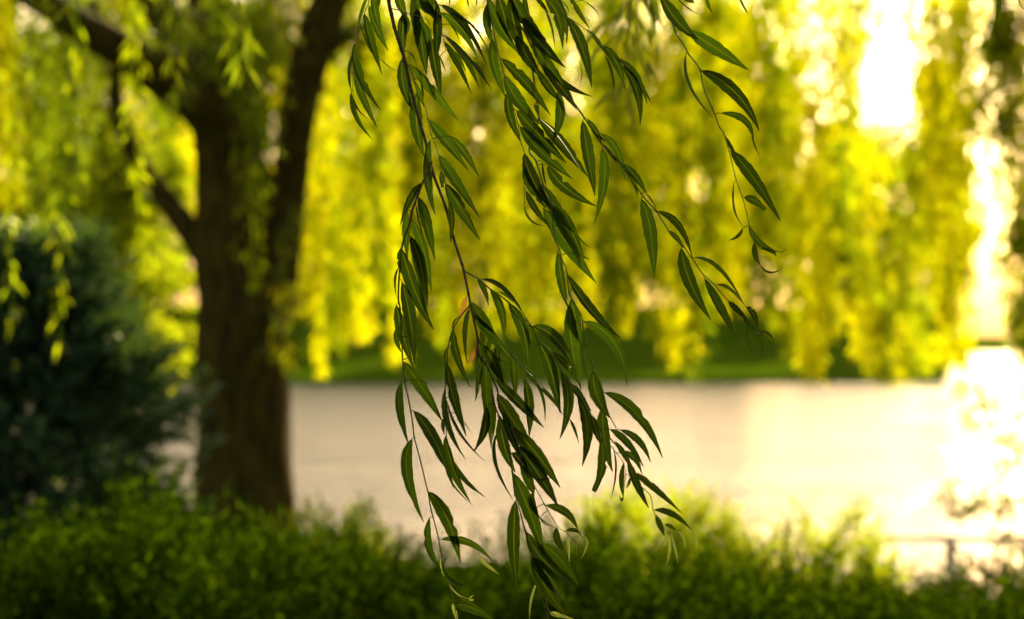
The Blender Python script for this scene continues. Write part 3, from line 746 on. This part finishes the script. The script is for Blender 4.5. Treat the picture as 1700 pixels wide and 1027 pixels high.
branch('willow shoot hanging at the left of the sharp branches, reaching down past the pale water', 3.6,
  [('s', '*', '4:500,290 4:440,430 4:400,530 4:358,650 4:345,720 a:290,30 a:272,200 a:262,400 a:275,480 a:285,650 a:290,800 a:300,920', 2.0, 1.2),
   ('t', '*', 'a:300,920 d:215,110 d:255,300 d:280,450 d:290,540 d:330,690 d:380,900 f:305,110 f:330,250 f:370,400 f:400,550 f:440,720 f:490,900 f:520,1080', 1.4, .9)],
  [('4', '425 445 345 560 277 740 50;325 640 316 800 330 1000 58;405 545 465 730 522 995 78;357 700 440 930 498 1216 74;345 820 425 1060 463 1365 90;385 580 412 720 460 880 10', 'blade'),
   ('a', '285 50 375 350 515 632 96;280 50 276 150 300 260 50;262 190 238 280 250 400 20;288 290 350 560 377 875 94;248 455 292 660 370 900 84;245 620 252 710 285 790 40;400 690 420 712 450 716 8', 'blade'),
   ('d', '210 0 345 190 490 425 88;290 -20 297 5 288 25 10;350 135 368 146 385 158 10;200 140 188 340 250 590 60;285 350 440 570 570 900 88;275 550 240 790 357 1142 84', 'blade'),
   ('f', '305 112 445 320 540 630 98;400 455 600 480 770 615 56;318 300 310 500 405 680 56;430 681 485 755 600 800 20;500 925 640 960 790 1050 72', 'blade'),
   ('f', '670 585 740 650 815 705 28;445 750 510 845 600 880 12;600 882 618 868 632 858 10;600 884 620 892 636 886 16;480 920 500 980 520 1060 30;400 580 398 650 420 720 12', 'blade_pale')],
   lambda x, y: .0)

branch('willow branch from the top centre ending in blurred pale tips above the yellow shrub', 3.74,
  [('t', '*', '2:110,-260 2:125,30 2:150,130 2:185,300 2:215,420 2:245,530 2:265,640 2:300,740 2:340,870 2:360,1000 5:215,230 5:214,400 5:215,590', 1.2, .7),
   ('t', '*', '2:437,440 2:455,560 2:470,680 2:490,840 5:250,200 5:300,290 5:350,450 5:400,560 5:430,830 5:460,900 b:490,150 b:515,200 b:540,380 b:620,530 b:640,660 b:700,870 e:540,60 e:600,200 e:640,360 e:690,460 e:700,500', 1.5, .8),
   ('t', '*', 'e:650,540 e:740,650 e:800,760 e:860,870 e:940,950 g:970,240 g:1000,300 g:1060,380 g:1090,420', 1.1, .5)],
  [('2', '122 30 124 180 170 330 58;160 280 178 470 260 700 70;265 650 290 830 365 1010 66;130 -20 215 190 355 380 84;195 -40 248 130 300 300 90;225 415 395 580 575 820 84;245 530 350 720 500 880 94;330 780 490 960 691 1160 92', 'blade'),
   ('2', '625 650 640 830 590 1000 72;500 850 640 1000 800 1230 0.1;455 740 478 780 490 830 30', 'blade'),
   ('5', '185 40 345 225 560 415 92;385 315 500 470 735 612 82;320 -10 500 185 670 400 88', 'blade'),
   ('5', '215 230 285 430 420 640 88;210 330 262 470 370 620 60;230 500 290 620 400 760 50;215 600 260 705 370 752 16;350 620 520 880 727 1154 104;330 450 435 620 570 800 94;420 590 540 770 640 1010 88;540 740 620 850 690 905 14;600 940 640 968 685 985 16;345 290 355 400 380 480 16', 'blade'),
   ('b', '455 70 478 290 530 480 64;525 240 700 490 905 695 70;635 570 850 720 946 1030 82;550 410 580 570 625 720 84;535 450 560 750 620 1060 100;640 740 640 860 668 1000 25', 'blade'),
   ('e', '540 65 560 230 650 400 104;615 220 845 370 1028 685 82;600 330 610 540 672 785 92;725 485 860 565 940 715 52;690 570 755 660 830 800 40;780 700 845 870 929 1040 60;830 790 970 900 1166 1079 52', 'blade'),
   ('g', '980 245 1115 275 1250 390 46;990 280 1025 360 1055 435 44;1055 350 1100 362 1145 400 28', 'blade'),
   ('g', '1250 390 1282 440 1285 520 20;1080 410 1092 520 1068 640 20;1090 400 1125 510 1150 630 22;1150 400 1190 450 1205 530 16;1040 480 1015 500 990 540 8', 'blade_pale')],
  lambda x, y: .0 if y < 720 else (y - 720) / 180 * .34)

branch('long slanting willow branch trailing rightward, its wispy tip ending over the far lawn', 3.72,
  [('s', '*', '2:270,-260 2:290,-20 2:330,120 2:390,230 2:440,330 2:500,440 2:580,580 2:650,670 2:715,700 2:790,800 2:870,920 2:960,1000 5:700,60 5:760,160 5:880,280 5:980,420 5:1060,540 5:1150,640 5:1240,780 6:300,700 6:400,810 c:400,30 c:480,140 c:540,230 c:620,305 c:720,420 c:840,540 c:900,620 c:930,660', 1.7, .7),
   ('t', 'c', '620 305 700 330 800 400 850 470', .7, .5)],
  [('2', '285 -20 320 200 400 400 98;290 -60 410 160 545 280 98;370 120 500 300 680 480 92;330 250 405 400 520 560 84;440 300 560 470 700 640 84;600 520 705 615 870 685 46;500 440 640 600 760 780 84;470 480 560 620 650 720 60;620 670 655 760 695 830 20;385 -60 400 60 430 110 40', 'blade'),
   ('5', '630 0 675 260 718 540 90;768 195 780 430 712 738 74;665 -10 725 80 770 165 46;765 95 875 220 932 438 54;790 180 832 240 880 300 25;920 310 1010 400 1085 520 58;950 360 1000 450 1020 540 32', 'blade'),
   ('6', '105 470 172 720 197 1040 98;130 420 180 482 215 550 12;220 560 370 660 470 890 48;300 700 355 745 405 815 38', 'blade'),
   ('c', '390 50 450 290 600 560 98;475 120 650 185 830 440 26;555 265 675 480 805 720 70;640 312 735 338 850 470 24;725 430 790 490 880 580 45;850 470 905 520 935 640 48;858 625 866 710 898 798 35;930 640 1005 655 1045 720 24;935 660 962 740 968 830 18;990 680 1032 740 1035 810 12;830 540 880 595 930 640 35', 'blade')],
  lambda x, y: 0)

branch('soft-edged willow shoot at the top right of centre with thin forked leaf tips', 3.86,
  [('t', '2', '500 -260 640 -20 660 90 750 155 850 230 940 325 1040 410 1085 470', 1.2, .5), ('t', '2', '680 -200 700 -40 770 75 850 150', .9, .5), ('t', '2', '440 -200 460 -40 520 40 545 90', .9, .5)],
  [('2', '465 -30 512 30 560 90 35;530 60 578 180 605 340 18;530 -20 625 120 660 350 74;560 -60 660 100 688 310 60;690 125 800 330 865 625 84;700 -40 772 80 850 200 35;850 220 915 300 960 380 28;940 325 1040 440 1105 640 68;1085 470 1190 640 1210 890 68;1045 410 1185 540 1260 740 54;1230 620 1258 670 1290 740 20;960 390 1010 520 1025 660 22;780 440 797 520 780 590 8;640 0 692 50 695 100 8;800 0 885 60 928 140 10', 'blade')])

branch('lone willow shoot at upper right with a few wide separate leaves and curled torn tip', 3.8,
  [('t', '*', '3:225,-260 3:240,-20 3:300,100 3:350,230 3:420,340 3:440,380 3:520,490 3:550,630 3:620,790 3:660,900 6:690,0 6:740,170 6:775,320 6:830,480 6:870,640 6:895,740 6:910,790', 1.5, .7),
   ('t', '3', '300 110 370 260 425 350', .7, .5)],
  [('3', '240 -40 370 150 510 280 98;430 215 640 345 870 498 100;530 500 775 660 945 930 94;425 380 450 600 615 835 30;670 803 835 850 905 1000 46;340 -40 425 45 510 100 14;555 -60 580 30 612 95 26;790 -40 832 40 862 95 20;380 -70 430 -20 485 20 60', 'blade'),
   ('6', '690 10 748 110 790 190 30;740 130 900 320 1097 632 90;835 460 912 485 985 550 60 1;765 350 765 540 835 670 9;825 680 790 735 725 765 26;870 655 945 780 1085 850 46;910 780 915 870 950 940 42;950 820 1035 845 1065 885 24;950 940 1020 992 1110 960 15;1085 850 1110 845 1135 825 6;890 20 908 80 945 170 16', 'blade')],
  lambda x, y: .10 if y < 60 else 0.02)

branch('single thin leaf tip and shoot poking in at the top right corner', 3.7,
  [('t', '3', '2640 -260 2640 -100 2645 -20', 1.0, .6)],
  [('3', '2645 -30 2645 60 2618 165 26;2780 -60 2795 20 2840 90 14', 'blade')])
print('leaf counts', count)
